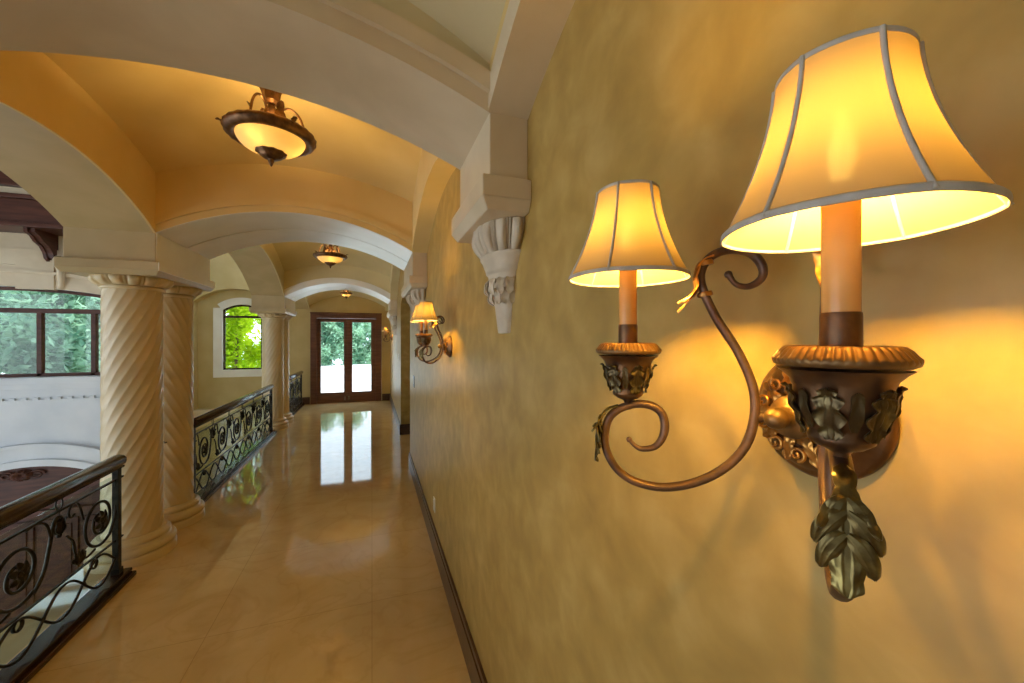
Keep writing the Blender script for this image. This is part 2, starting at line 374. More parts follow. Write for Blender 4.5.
# ------------------------------------------------------------------ arches
tn = 2
for (y0, y1, sp_, rs) in BANDS:
    mb = MB()
    wide = (y1-y0) > .7
    # soffit stone ring in two bands with a groove between, plaster wall above
    if wide:
        ym = (y0+y1)/2
        arch_ring(mb, 'x', XL, XR, sp_, rs, y0, ym-.012, 0, .03); arch_ring(mb, 'x', XL, XR, sp_, rs, ym-.012, ym+.012, .02, .03); arch_ring(mb, 'x', XL, XR, sp_, rs, ym+.012, y1, 0, .03)
    else:
        arch_ring(mb, 'x', XL, XR, sp_, rs, y0-.002, y1+.002, 0, .10)
    if wide: struct(mb, 'trim_%d' % tn, M['white_stone']); mb = MB(); tn += 1; arch_ring(mb, 'x', XL, XR, sp_, rs, y0-.004, y0, .004, .10)
    arch_ring(mb, 'x', XL, XR, sp_, rs, y0-.022, y0+.05, .055, .11); arch_ring(mb, 'x', XL, XR, sp_, rs, y1-.05, y1+.022, .055, .11)
    struct(mb, 'trim_%d' % tn, M['white_stone' if y0 > 8 else 'vault' if wide else 'stone']); tn += 1
    mb = MB(); arch_wall(mb, 'x', XL, XR, sp_+(.029 if wide else .06), rs, y0, y1, ZT)
    struct(mb, 'wall_over_arch', M['vault2' if y0 > 8 else 'vault'] if wide else M['vault0'])
for (y0, y1, base, rx, ry, sp_, rs) in BAYS:
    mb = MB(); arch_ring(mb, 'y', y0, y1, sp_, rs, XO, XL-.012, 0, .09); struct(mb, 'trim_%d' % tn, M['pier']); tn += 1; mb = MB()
    arch_ring(mb, 'y', y0, y1, sp_, rs, XR-.004, XW, 0, .09); struct(mb, 'trim_%d' % tn, M['stone' if y0 < 0 else 'vault' if y0 < 4 else 'vault2']); tn += 1
    mb = MB(); arch_wall(mb, 'y', y0, y1, sp_+.05, rs, XO+.01, XL, ZT); arch_ring(mb, 'y', y0, y1, sp_, rs, XL-.013, XL+.003, 0, .10); arch_wall(mb, 'y', y0, y1, sp_+.05, rs, XR, XW, ZT)
    struct(mb, 'wall_over_arch', M['vault2' if y0 > 4 else 'vault'])
# imposts: blocks between abacus and springing, left piers and right corbels
def impost(x0, x1, y0, y1, zb, zs, mb, left):
    ov = .032
    a0, a1 = (x0-ov, x1+ov) if left else (x0-ov, x1)
    mb.box(a0, a1, y0-ov, y1+ov, zb+.035, zb+.105)
    # splayed lower moulding
    i = .022
    b0, b1 = (a0+i, a1-i) if left else (a0+i, a1)
    mb.add([(b0, y0-ov+i, zb), (b1, y0-ov+i, zb), (b1, y1+ov-i, zb), (b0, y1+ov-i, zb), (a0, y0-ov, zb+.035), (a1, y0-ov, zb+.035), (a1, y1+ov, zb+.035), (a0, y1+ov, zb+.035)],
           [(3, 2, 1, 0), (0, 1, 5, 4), (1, 2, 6, 5), (2, 3, 7, 6), (3, 0, 4, 7)])
    mb.box(x0, x1, y0, y1, zb+.105, zs)
    mb.box(x0+.01, x1-.01 if left else x1, y0+.01, y1-.01, zs, ZT)
for k, (y0, y1, sp_, rs) in enumerate(BANDS):
    zb = 2.17 if (y1-y0) < .7 else 2.24
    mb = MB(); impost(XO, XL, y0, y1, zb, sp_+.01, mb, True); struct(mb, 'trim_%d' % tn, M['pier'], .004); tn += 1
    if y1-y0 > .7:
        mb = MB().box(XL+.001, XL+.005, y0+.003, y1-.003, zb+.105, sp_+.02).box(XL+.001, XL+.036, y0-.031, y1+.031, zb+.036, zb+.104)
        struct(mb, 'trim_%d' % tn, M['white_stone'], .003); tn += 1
    mb = MB(); impost(XR, XW, y0, y1, zb, sp_+.01, mb, False); struct(mb, 'trim_%d' % tn, M['stone'], .004); tn += 1

# ------------------------------------------------------------------ twisted columns
def make_column(tw, name, label):
    t = thing(name, label, 'column', group='twisted stone columns of the arcade')
    R = .186; n = 18; lead = 2.3
    mb = MB().box(-.27, .27, -.27, .27, 0, .001)
    mb = MB()
    prof = [(.272, 0), (.272, .055), (.268, .062), (.255, .068)]
    for k in range(9):
        a = -PI/2+PI*k/8; prof.append((.246+.026*math.cos(a), .10+.032*math.sin(a)))
    prof += [(.236, .134), (.232, .142)]
    for k in range(7):
        a = -PI/2+PI*k/6; prof.append((.222+.016*math.cos(a), .165+.02*math.sin(a)))
    prof += [(.215, .19), (.208, .20)]
    mb.lathe(prof, 64); mb.build('base', M['column'], t)
    mb = MB(); P = []; NZ = 150; NA = 252; z0, z1 = .195, 2.155
    for i in range(NZ+1):
        z = z0+(z1-z0)*i/NZ; row = []
        e = min(1, (z-z0)/.03, (z1-z)/.03)
        for k in range(NA):
            a = 2*PI*k/NA; q = (n*(a+tw*2*PI*z/lead))/(2*PI) % 1.0
            d = math.exp(-((q-.5)/.17)**2)+.25*math.sin(PI*q)
            r = R*(1-.02*(z-z0)/2)-.003+.0036*(d if e > .99 else d*e+(1-e)*.4)
            row.append((r*math.cos(a), r*math.sin(a), z))
        P.append(row)
    mb.grid(P, closev=True); mb.build('shaft', M['column'], t)
    mb = MB()
    prof = [(.180, 2.140), (.194, 2.145), (.199, 2.156), (.195, 2.166), (.188, 2.172)]
    mb.lathe(prof, 48)
    def egg(r, z, a):
        u = (z-2.172)/.068; q = (a*14/(2*PI)) % 1.0; w = abs(q-.5)
        e = math.sqrt(max(0, 1-(w/.36)**2)) if w < .36 else 0
        dart = .5*math.exp(-((w-.5)/.05)**2)
        return r+.020*(e+dart)*math.sin(PI*min(1, u*.75+.2))-.006*(1 if .34 < w < .44 else 0)
    mb.lathe([(.200+.046*math.sin(PI/2*i/10), 2.172+.068*i/10) for i in range(11)], 196, egg)
    mb.build('capital', M['carved' if False else 'column'], t)
    return t
colA = make_column(-1, 'column', 'nearest twisted stone column, beside the end of the near railing')
colB = make_column(1, 'column', 'twisted stone column just behind the nearest one, with a small hook on it')
CX = -1.83
colA.location = (CX, 4.03, 0); colB.location = (CX, 4.62, 0)
c = copy_tree(colA); c.location = (CX, 8.79, 0); c['label'] = 'distant twisted stone column where the second railing ends'
c = copy_tree(colB); c.location = (CX, 9.33, 0); c['label'] = 'farthest twisted stone column, nearest the glazed double doors'
c = copy_tree(colA); c.location = (CX, 1.445, 0); c.scale = (.84, .84, 2.17/2.24); c['label'] = 'twisted stone column outside the left of the frame'
hk = MB().tube([(0, 0, 0), (.02, -.01, 0), (.035, -.015, .008), (.04, -.015, .02)], .004, 8).ball((.0, 0, 0), .009)
o = hk.build('hook', M['iron']); o.location = (CX+.05, 4.62-.172, .80); o.rotation_euler = (0, 0, -1.2)
tag(o, 'small dark metal hook on the side of the second twisted column', 'hook')

# ------------------------------------------------------------------ carved corbels
def make_corbel():
    t = thing('corbel', 'x', 'corbel', group='carved stone corbels on the right wall')
    D = .60  # depth/width ratio
    def part(prof, fn, name, seg=96):
        mb = MB(); P = []
        for (r, z) in prof:
            P.append([(-(fn(r, z, a) if fn else r)*math.sin(a)*D, (fn(r, z, a) if fn else r)*math.cos(a), z) for a in [PI*k/seg for k in range(seg+1)]])
        mb.grid(P); mb.add(P[0], [tuple(range(seg+1))]); mb.add(P[-1], [tuple(reversed(range(seg+1)))])
        return recalc(mb.build(name, M['carved'], t))
    def egg(r, z, a):
        u = (z+.105)/.105; q = (a*7/PI) % 1.0; w = abs(q-.5)
        e = math.sqrt(max(0, 1-(w/.34)**2)) if w < .34 else 0
        return r-.012+.036*e*math.sin(PI*min(1, .15+u*.8))+.020*math.exp(-((w-.42)/.035)**2)
    part([(.150+.055*math.sin(PI/2*i/10), -.105+.105*i/10) for i in range(11)], egg, 'egg_moulding', 140)
    part([(.080, -.215), (.096, -.205), (.106, -.19), (.110, -.18), (.112, -.172), (.124, -.168), (.126, -.158), (.137, -.14), (.150, -.118), (.160, -.112), (.160, -.105)], None, 'bell', 48)
    mb = MB(); mb_p = [(.068+.03*i/4, -.275+.08*i/4) for i in range(5)]
    P = []
    for (r, z) in mb_p: P.append([(-r*math.sin(a)*D, r*math.cos(a), z) for a in [PI*k/24 for k in range(25)]])
    mb.grid(P)
    for row in range(2):
        for k in range(7):
            a = PI*(k+.5*(row+.4))/7
            r0 = .098-.02*row
            base = Vector((-r0*math.sin(a)*D, r0*math.cos(a), -.200-.035*row)); out = Vector((-math.sin(a)*D, math.cos(a), 0)).normalized()
            side = Vector((-out.y, out.x, 0))
            acanthus(mb, [base+Vector((0, 0, .012)), base+out*.016+Vector((0, 0, -.008)), base+out*.02+Vector((0, 0, -.035)), base+out*.006+Vector((0, 0, -.055))], .017, side, 2, .3, .1, .003, 12, 6, .12)
    mb.build('leaf_band', M['carved'], t)
    part([(.046, -.400), (.050, -.395), (.062, -.34), (.072, -.275), (.076, -.265)], None, 'pendant', 8)
    return t
cb = make_corbel(); cb.location = (XW, 1.445, 2.172); cb['label'] = 'near carved stone corbel below the arch, left of the big wall sconce'
for y, z, l in ((4.05, 2.242, 'carved stone corbel above the second wall sconce, the nearer of its pair'), (4.58, 2.242, 'carved stone corbel by the side passage, the farther of its pair'),
                (8.78, 2.242, 'distant carved stone corbel past the side passage'), (9.32, 2.242, 'farthest carved stone corbel, nearest the end doors')):
    c = copy_tree(cb); c.location = (XW, y, z); c['label'] = l

# ------------------------------------------------------------------ railings
XRL = -1.73
def spiral(cy, cz, r0, r1, a0, turns, n=40, sy=1.0):
    out = []
    for i in range(n+1):
        t = i/n; a = a0+turns*2*PI*t; r = r0+(r1-r0)*t
        out.append((0, cy+sy*r*math.cos(a), cz+r*math.sin(a)))
    return out
def make_panel_meshes():
    d = {}
    # one repeat is .64 long; centre at y=0
    mb = MB()
    sp1 = spiral(0, .525, .175, .055, -PI*.5, 1.55, 46)        # big volute
    lead = [(0, -.345, .33), (0, -.30, .325), (0, -.20, .325), (0, -.10, .333)]
    path = catmull([(0, .30, .70), (0, .265, .705), (0, .235, .66), (0, .21, .56), (0, .17, .44), (0, .10, .365)], 6)
    mb.tube(list(path)[:-1]+[Vector(p) for p in spiral(0, .525, .175, .050, -PI*.5+.62, -1.55, 46)], [.0095]*(len(path)-1+47), 6)
    mb.tube(catmull([(0, .225, .60), (0, .19, .70), (0, .12, .735), (0, .05, .728)], 6), .0075, 6)
    mb.tube(catmull([(0, -.16, .60), (0, -.20, .71), (0, -.25, .74), (0, -.29, .70), (0, -.27, .66), (0, -.24, .67)], 5), .0072, 6)
    mb.tube(catmull([(0, -.05, .356), (0, -.14, .345), (0, -.22, .40), (0, -.25, .50), (0, -.30, .56)], 5), .0075, 6)
    d['scroll'] = mb.mesh('scroll', M['iron'])
    mb = MB()
    path = catmull([(0, .17, .745), (0, .176, .66), (0, .174, .56), (0, .15, .46), (0, .095, .372)], 6)
    mb.tube(list(path)[:-1]+[Vector(p) for p in spiral(0, .525, .172, .050, -PI*.5+.60, -1.55, 46)], [.0095]*(len(path)-1+47), 6)
    mb.tube(catmull([(0, -.16, .60), (0, -.20, .71), (0, -.25, .74), (0, -.29, .70), (0, -.27, .66), (0, -.24, .67)], 5), .0072, 6)
    mb.tube(catmull([(0, -.05, .356), (0, -.14, .345), (0, -.22, .40), (0, -.25, .50), (0, -.30, .56)], 5), .0075, 6)
    d['scroll_end'] = mb.mesh('scroll', M['iron'])
    mb = MB()
    for k in range(7):
        a = 2*PI*k/7; c_, s_ = math.cos(a), math.sin(a)
        o = Vector((0, 0, .525)); r = Vector((0, c_, s_)); sd = Vector((0, -s_, c_))
        acanthus(mb, [o+r*.006, o+r*.03+Vector((.014, 0, 0)), o+r*.068+Vector((.006, 0, 0))], .024, sd, 2, .25, .2, .003, 10, 6, .1)
    mb.ball((.008, 0, .525), .016, 8)
    d['rosette'] = mb.mesh('rosette', M['iron'])
    mb = MB()
    for k in range(6):
        a = 2*PI*k/6; r = Vector((math.cos(a)*.5, math.sin(a), 0)); o = Vector((0, .285, .60)); sd = Vector((-math.sin(a), math.cos(a), 0))
        acanthus(mb, [o, o+r*.030+Vector((0, 0, .028)), o+r*.026+Vector((0, 0, .065)), o+r*.042+Vector((0, 0, .09))], .021, sd, 2, .2, .1, .003, 12, 6, .1)
    mb.ball((0, .285, .595), .014, 8)
    # small open tulip on the top bar
    mb.tube([(0, .285, .60), (0, .285, .75)], .004, 6)
    for sg in (-1, 1): mb.tube(catmull([(0, .285, .745), (0, .285+sg*.020, .755), (0, .285+sg*.028, .785), (0, .285+sg*.018, .81)], 4), .004, 6)
    d['flower'] = mb.mesh('flower', M['iron'])
    mb = MB()
    for sg in (-1, 1):
        mb.tube([(sg*.004, -.32+.64*i/20, .185+sg*.10*math.cos(PI*(i/20*2))*1.0) for i in range(21)], .0078, 6)
    mb.lathe([(.026, -.008), (.032, -.008), (.032, .008), (.026, .008), (.026, -.008)], 18, cap=False, mtx=Matrix.Translation((0, 0, .262)) @ Matrix.Rotation(PI/2, 4, 'Y'))
    mb.ball((0, -.155, .185), .013, 8).ball((0, .165, .185), .013, 8)
    d['crossed_bars'] = mb.mesh('crossed_bars', M['iron'])
    mb = MB()
    for sg in (-1, 1):
        mb.tube([(sg*.004, -.32+.48*i/16, .185+sg*.10*math.cos(PI*((-.32+.48*i/16+.32)/.32))) for i in range(17)], .0078, 6)
    mb.lathe([(.026, -.008), (.032, -.008), (.032, .008), (.026, .008), (.026, -.008)], 18, cap=False, mtx=Matrix.Translation((0, -.06, .262)) @ Matrix.Rotation(PI/2, 4, 'Y'))
    mb.ball((0, -.155, .185), .013, 8)
    d['crossed_bars_end'] = mb.mesh('crossed_bars', M['iron'])
    mb = MB()
    for q in range(5):
        a = -.9+q*.45
        o = Vector((0, -.20, .34)); r = Vector((0, math.sin(a), math.cos(a))); sd = Vector((0, math.cos(a), -math.sin(a)))
        acanthus(mb, [o, o+r*.04+Vector((.01, 0, 0)), o+r*.08], .019, sd, 2, .25, .2, .003, 8, 6, .1)
    d['leaf_cluster'] = mb.mesh('leaf_cluster', M['iron'])
    return d
PM = make_panel_meshes()
def railing(y0, y1, label, centers, post_y, XRL, sc_y=1.0, end=False):
    t = thing('railing', label, 'railing', (XRL, (y0+y1)/2, 0), group='wrought iron gallery railings')
    c = (y0+y1)/2; L = (y1-y0)
    mb = MB().box(-.085, .085, -L/2, L/2, 0, .035).box(-.06, .06, -L/2, L/2, .035, .062); mb.build('base_plate', M['rail_wood'], t, .008)
    # handrail profile
    prof = [(-.022, .822), (.022, .822), (.024, .836), (.040, .848), (.046, .866), (.044, .888), (.030, .905), (.0, .912), (-.030, .905), (-.044, .888), (-.046, .866), (-.040, .848), (-.024, .836)]
    y_end = L/2-.045
    rows = [[(x, yy, z) for (x, z) in prof] for yy in (-y_end, y_end)]
    rows = [[(x*.8, -y_end-.008, .866+(z-.866)*.8) for (x, z) in prof]]+rows+[[(x*.8, y_end+.008, .866+(z-.866)*.8) for (x, z) in prof]]
    mb = MB().grid(rows, closev=True); mb.add(rows[0], [tuple(range(13))]); mb.add(rows[-1], [tuple(range(13))])
    recalc(mb.build('handrail', M['rail_wood'], t))
    mb = MB().box(-.007, .007, -L/2, L/2, .735, .747).box(-.006, .006, -L/2, L/2, .300, .310).box(-.012, .012, -L/2, L/2, .810, .824)
    mb.build('rail_bar', M['iron'], t)
    for py in post_y:
        MB().box(-.019, .019, py-c-.019, py-c+.019, .06, .824).box(-.026, .026, py-c-.026, py-c+.026, .06, .10).build('post', M['iron'], t, .002)
    for cy in centers:
        for nm in ('scroll', 'rosette', 'flower', 'crossed_bars', 'leaf_cluster'):
            last = end and cy == centers[-1]
            if nm == 'flower' and last: continue
            o = bpy.data.objects.new(nm, PM[nm+'_end'] if last and nm+'_end' in PM else PM[nm]); COL.objects.link(o); o.parent = t; o.location = (0, cy-c, 0); o.scale = (1, sc_y, 1)
    MB().box(-.062, -.054, -L/2+.02, L/2-.02, .07, .745).build('glass_panel', M['railglass'], t)
    return t
railing(1.70, 3.675, 'near black iron railing with dark wooden handrail at the left edge', [2.12, 2.77, 3.42], [1.76, 3.605], XRL, 1.0, True)
railing(4.90, 8.36, 'long iron railing between the two column pairs, with green glass behind', [5.25+.555*i for i in range(6)], [4.96, 8.31], XRL-.03, .87)
railing(9.62, 11.64, 'short far iron railing between the farthest column and the end wall', [10.01+.62*i for i in range(3)], [9.68, 11.58], XRL-.03, .95)

# ------------------------------------------------------------------ wall sconces
# built with local +x pointing out of the wall; the wall plate centre is the origin
LO, LV = .178, .1238                            # lamp axis: out of the wall, sideways
AX = [(.0015, 1.6179), (.0091, 1.61), (.0179, 1.6067), (.0328, 1.6104), (.0419, 1.6215), (.0456, 1.6373), (.0426, 1.6527), (.0328, 1.662), (.0191, 1.6653), (.0053, 1.664), (-.0113, 1.6572), (-.0237, 1.6452), (-.0289, 1.6275), (-.0289, 1.6073), (-.0204, 1.5864), (-.0075, 1.5722), (.0116, 1.5627), (.0419, 1.5592), (.0772, 1.5673), (.1118, 1.5875), (.1374, 1.6181), (.1480, 1.6582), (.1451, 1.6948), (.1286, 1.7364), (.1061, 1.7751), (.0912, 1.8094), (.0877, 1.8311), (.0947, 1.8484), (.1095, 1.8583), (.1275, 1.8597), (.144, 1.8544), (.1548, 1.8415), (.157, 1.828), (.1505, 1.8185), (.1396, 1.814), (.1275, 1.8175), (.1191, 1.8297)]
PZ = 1.662
def make_sconce(rots=(0, 0)):
    t = thing('wall_sconce', 'x', 'wall sconce', group='two-light wall sconces')
    RX = Matrix.Rotation(PI/2, 4, 'Y')       # lathe axis z -> +x
    mb = MB()
    prof = [(.0, 0), (.073, 0), (.074, .004), (.073, .009), (.069, .013), (.066, .014), (.062, .020), (.055, .026), (.048, .031), (.040, .034), (.0, .036)]
    mb.lathe([(max(r, .0005), z) for r, z in prof], 56, cap=False, mtx=RX)
    mb.build('back_plate', M['bronze'], t)
    # rosette: ring of gilt leaves and small curls
    mb = MB()
    mb.lathe([(max(r, .0005), z) for r, z in [(.050, .022), (.049, .027), (.040, .031), (.028, .036), (.024, .040), (.0, .041)]], 40, lambda r, z, a: r*(1+.05*math.cos(9*a)), cap=False, mtx=RX)
    for k in range(10):
        a = 2*PI*k/10; r = Vector((0, math.cos(a), math.sin(a))); sd = Vector((0, -math.sin(a), math.cos(a))); ou = Vector((1, 0, 0))
        acanthus(mb, [r*.024+ou*.039, r*.034+ou*.041, r*.046+ou*.037, r*.057+ou*.034], .0082, sd, 3, .35, -.15, .0012, 20, 10, .16)
    for k in range(10):
        a = 2*PI*(k+.5)/10; c0 = Vector((.038, .043*math.cos(a), .043*math.sin(a)))
        r = Vector((0, math.cos(a), math.sin(a))); sd = Vector((0, -math.sin(a), math.cos(a)))
        for sg in (1,):
            mb.tube([c0+(r*math.cos(q)+sd*math.sin(q)*sg)*(.0085-.0062*q/9)+Vector((.0006*q, 0, 0)) for q in [9*i/18 for i in range(19)]], [.0022-.0001*i*.5 for i in range(19)], 6)
    mb.build('rosette', M['gold'], t)
    mb = MB()
    mb.lathe([(max(r, .0005), z) for r, z in [(.024, .040), (.0245, .050), (.022, .056), (.014, .058), (.0105, .062), (.0115, .068), (.0125, .072), (.0115, .078), (.008, .083), (.004, .085), (.0, .0855)]], 32, cap=False, mtx=RX)
    mb.build('finial', M['pan'], t)
    L = math.hypot(LO, LV)
    for si, sg in enumerate((-1, 1)):
        base = Vector((LO, sg*LV, 0)); e = Vector((-LO/L, -sg*LV/L, 0))
        W = lambda s_, z: base+e*s_+Vector((0, 0, z-PZ))
        perp = Vector((e.y, -e.x, 0))
        cen = catmull([W(s_, z) for s_, z in AX], 5); n = len(cen)
        rad = []
        for i in range(n):
            u = i/(n-1); r = .0067
            if u < .14: r = .0030+.0037*(u/.14)
            if u > .86: r = .0067-.0031*(u-.86)/.14
            if u > .985: r = .0045
            rad.append(r)
        mb = MB().tube(cen, rad, 12, flat=.8, up=perp)
        mb.ball(cen[-1], .005, 8).ball(cen[0], .004, 8)
        arm = mb.build('scroll_arm', M['arm'], t)
        # short bar from the arm to the plate
        mb = MB().tube([W(.147, 1.655), W(.165, 1.657), (.030, sg*.022, -.004)], [.006, .006, .0065], 10)
        mb.build('arm_joint', M['arm'], arm)
        # gilt leaf on the upper curl with its tip peeled away
        mb = MB()
        ouw = -e
        for q, (dw, dl) in enumerate(((0, 1), (.5, .8), (-.5, .8))):
            pr = perp*dw*.012
            acanthus(mb, [W(.1000, 1.8560)+pr*.3, W(.0850, 1.846)+pr*.7, W(.0795, 1.829)+pr, W(.0800, 1.812)+pr, W(.070-.004*q, 1.797)+pr*1.2, W(.060, 1.786+.004*q)+pr*1.6][:6 if q == 0 else 5],
                     .0100 if q == 0 else .0075, perp, 3, .25, -.25, .0010, 24, 8, .14, wfun=lambda t_: .95 if t_ < .6 else .95*(1-(t_-.6)/.4)**.8+.05)
        for zc, ss in ((1.806, .0925), (1.845, .0935)):
            mb.lathe([(.0085, -.003), (.0095, 0), (.0085, .003)], 14, cap=True, mtx=Matrix.Translation(W(ss, zc)) @ Matrix.Rotation(.2, 4, perp))
        mb.build('upper_leaf', M['gold'], arm)
        # big acanthus hanging on the outer side of the lower curl
        mb = MB()
        def leafw(t_):
            if t_ < .30: return .40+.60*math.sin(t_/.30*PI/2)
            return .30+.70*max(0, 1-((t_-.30)/.70)**1.8)
        acanthus(mb, [W(-.013, 1.6645), W(-.029, 1.657), W(-.0365, 1.645), W(-.038, 1.632)], .0070, perp, 2.5, .3, -.3, .0014, 30, 10, .15, wfun=lambda t_: .75+.3*math.sin(PI*t_))
        acanthus(mb, [W(-.0368, 1.640), W(-.0398, 1.625), W(-.0410, 1.608), W(-.0430, 1.595), W(-.0425, 1.5865)], .0090, perp, 3.0, .14, -.25, .0016, 60, 16, .13, wfun=lambda t_: .55+.5*math.sin(PI*min(1, t_*.95))**.8 if t_ < .8 else .55+.5*math.sin(PI*.76)**.8-1.0*(t_-.8)/.2*.55)
        for q_, (zz, so, wo, dn) in enumerate(((1.6480, -.0370, .0100, .022), (1.6400, -.0388, .0162, .025), (1.6260, -.0400, .0135, .026))):
            for dw in (-1, 1):
                acanthus(mb, [W(so-.0004*q_, zz), W(so-.0022, zz-dn*.22)+perp*dw*wo*.42, W(so-.0012, zz-dn*.60)+perp*dw*wo*.80, W(so+.0015, zz-dn)+perp*dw*wo],
                         .0056, perp*.86+Vector((0, 0, .50*dw)), 1.0, .06, -.30, .0014, 40, 14, .13, wfun=lambda t_: .35+.70*math.sin(PI*min(1, t_*.90+.06))**.9)
        for dw in (-1, 1):
            acanthus(mb, [W(-.030, 1.652), W(-.036, 1.645)+perp*dw*.005, W(-.041, 1.636)+perp*dw*.011, W(-.047, 1.630)+perp*dw*.014], .0042, (perp*1+Vector((0, 0, .5*dw))), 3, .25, -.2, .0014, 24, 8, .15)
        mb.build('acanthus_leaf', M['olive'], arm)
        # cup and drip pan
        T = Matrix.Translation(base+Vector((0, 0, -PZ)))
        mb = MB()
        prof = [(.0045, 1.658), (.0050, 1.668), (.0075, 1.6705), (.0130, 1.6725), (.0190, 1.677), (.0200, 1.681), (.0185, 1.684), (.0205, 1.688), (.0245, 1.695), (.0272, 1.703), (.0280, 1.710), (.0285, 1.716), (.0305, 1.721), (.0345, 1.7255), (.0385, 1.7285)]
        mb.lathe(prof, 48, mtx=T)
        cup = mb.build('cup', M['bronze'], t)
        mb = MB()
        for k in range(6):
            a = 2*PI*k/6+.3; r = Vector((math.cos(a), math.sin(a), 0)); sd = Vector((-math.sin(a), math.cos(a), 0)); z = lambda q: Vector((0, 0, q))
            acanthus(mb, [r*.0208+z(1.681), r*.0230+z(1.690), r*.0278+z(1.703), r*.0292+z(1.712), r*.0335+z(1.7175)], .0098, sd, 4, .42, -.12, .001, 36, 16, .12, mtx=T)
            a += PI/6; r = Vector((math.cos(a), math.sin(a), 0)); sd = Vector((-math.sin(a), math.cos(a), 0))
            acanthus(mb, [r*.0222+z(1.688), r*.0268+z(1.699), r*.0290+z(1.710), r*.0300+z(1.715)], .0042, sd, 2, .25, -.1, .001, 16, 8, .12, mtx=T)
        mb.build('cup_leaves', M['cupleaf'], cup)
        mb = MB()
        prof = [(.012, 1.7285), (.0375, 1.7285), (.0405, 1.7300), (.0415, 1.7325), (.0405, 1.7345), (.0385, 1.7365), (.0360, 1.7400), (.0330, 1.7425), (.0310, 1.7432), (.0290, 1.7425), (.0270, 1.7415), (.0125, 1.7405)]
        mb.lathe([(r_, z_+.002) for r_, z_ in prof], 400, lambda r, z, a: r+(.0020*abs(math.sin(22*a))**.7-.001 if 1.7355 < z < 1.7448 and r > .030 else 0), cap=False, mtx=T)
        mb.build('drip_pan', M['pan'], cup)
        mb = MB()
        mb.lathe([(.0122, 1.743), (.0122, 1.767), (.0118, 1.769)], 28, mtx=T, cap=False); mb.build('candle_cup', M['bronze'], t)
        mb = MB().lathe([(.0113, 1.742), (.0113, 1.856), (.0108, 1.858), (.005, 1.859), (.005, 1.862)], 28, mtx=T); mb.build('candle_sleeve', M['candle'], t)
        mb = MB()
        pf = [(.0045, 1.860), (.0050, 1.863), (.0074, 1.870), (.0086, 1.878), (.0080, 1.888), (.0058, 1.898), (.0034, 1.907), (.0015, 1.913), (.0004, 1.916)]
        mb.lathe(pf, 16, mtx=T); mb.build('bulb', M['bulb'], t)
        # bell shade with six seams
        zb, zt, rb, rt = 1.829, 1.9435, .0762, .0392
        rr = lambda u: rt+(rb-rt)*((1-u)**1.75*.92+.08*(1-u))
        T2 = T @ Matrix.Rotation(rots[si], 4, 'Z')
        def scal(r, z, a):
            q = (a*6/(2*PI)) % 1.0; return r*(1-.022*math.sin(PI*q))
        mb = MB(); NU = 22
        mb.lathe([(rr(i/NU), zb+(zt-zb)*i/NU) for i in range(NU+1)], 96, scal, cap=False, mtx=T2)
        sh = mb.build('lamp_shade', M['shade'], t)
        for (r_, z_, w_, nm) in ((rb, zb+.0015, .0027, 'bottom_trim'), (rt, zt-.001, .0020, 'top_trim')):
            mb = MB(); P = []
            for k in range(96):
                a = 2*PI*k/96; r = scal(r_, 0, a)
                P.append([((r+w_*.55*math.cos(q)*.6)*math.cos(a), (r+w_*.55*math.cos(q)*.6)*math.sin(a), z_+w_*math.sin(q)) for q in [2*PI*j/8 for j in range(8)]])
            mb.grid(P, closeu=True, closev=True, mtx=T2); mb.build(nm, M['trim'], sh)
        for k in range(6):
            a = 2*PI*k/6; mb = MB()
            mb.tube([((rr(i/NU)+.0008)*math.cos(a), (rr(i/NU)+.0008)*math.sin(a), zb+(zt-zb)*i/NU) for i in range(NU+1)], .0016, 6, flat=1.0, mtx=T2); mb.build('seam', M['trim'], sh)
        mb = MB()
        for k in range(3):
            a = 2*PI*k/3+.2; mb.tube([(.010*math.cos(a), .010*math.sin(a), 1.930), (.037*math.cos(a), .037*math.sin(a), 1.940)], .0009, 5, mtx=T2)
        mb.lathe([(.0095, 1.929), (.0105, 1.929), (.0105, 1.931), (.0095, 1.931), (.0095, 1.929)], 20, cap=False, mtx=T2)
        mb.build('shade_carrier', M['bronze'], sh)
    return t
sc = make_sconce((math.radians(-83-180), math.radians(-180)))
# local +x must point to world -x, so the root is turned by pi (local y becomes world -y)
def put(o, y, z=PZ): o.location = (XW, y, z); o.rotation_euler = (0, 0, PI)
put(sc, .3078); sc['label'] = 'large close wall sconce with two lit bell shades filling the right side'
s2 = copy_tree(sc); put(s2, 2.60, 1.70); s2['label'] = 'second wall sconce along the wall, below the next arch'
s3 = copy_tree(sc); put(s3, 10.5, 1.78); s3['label'] = 'tiny distant wall sconce beside the right of the glazed doors'

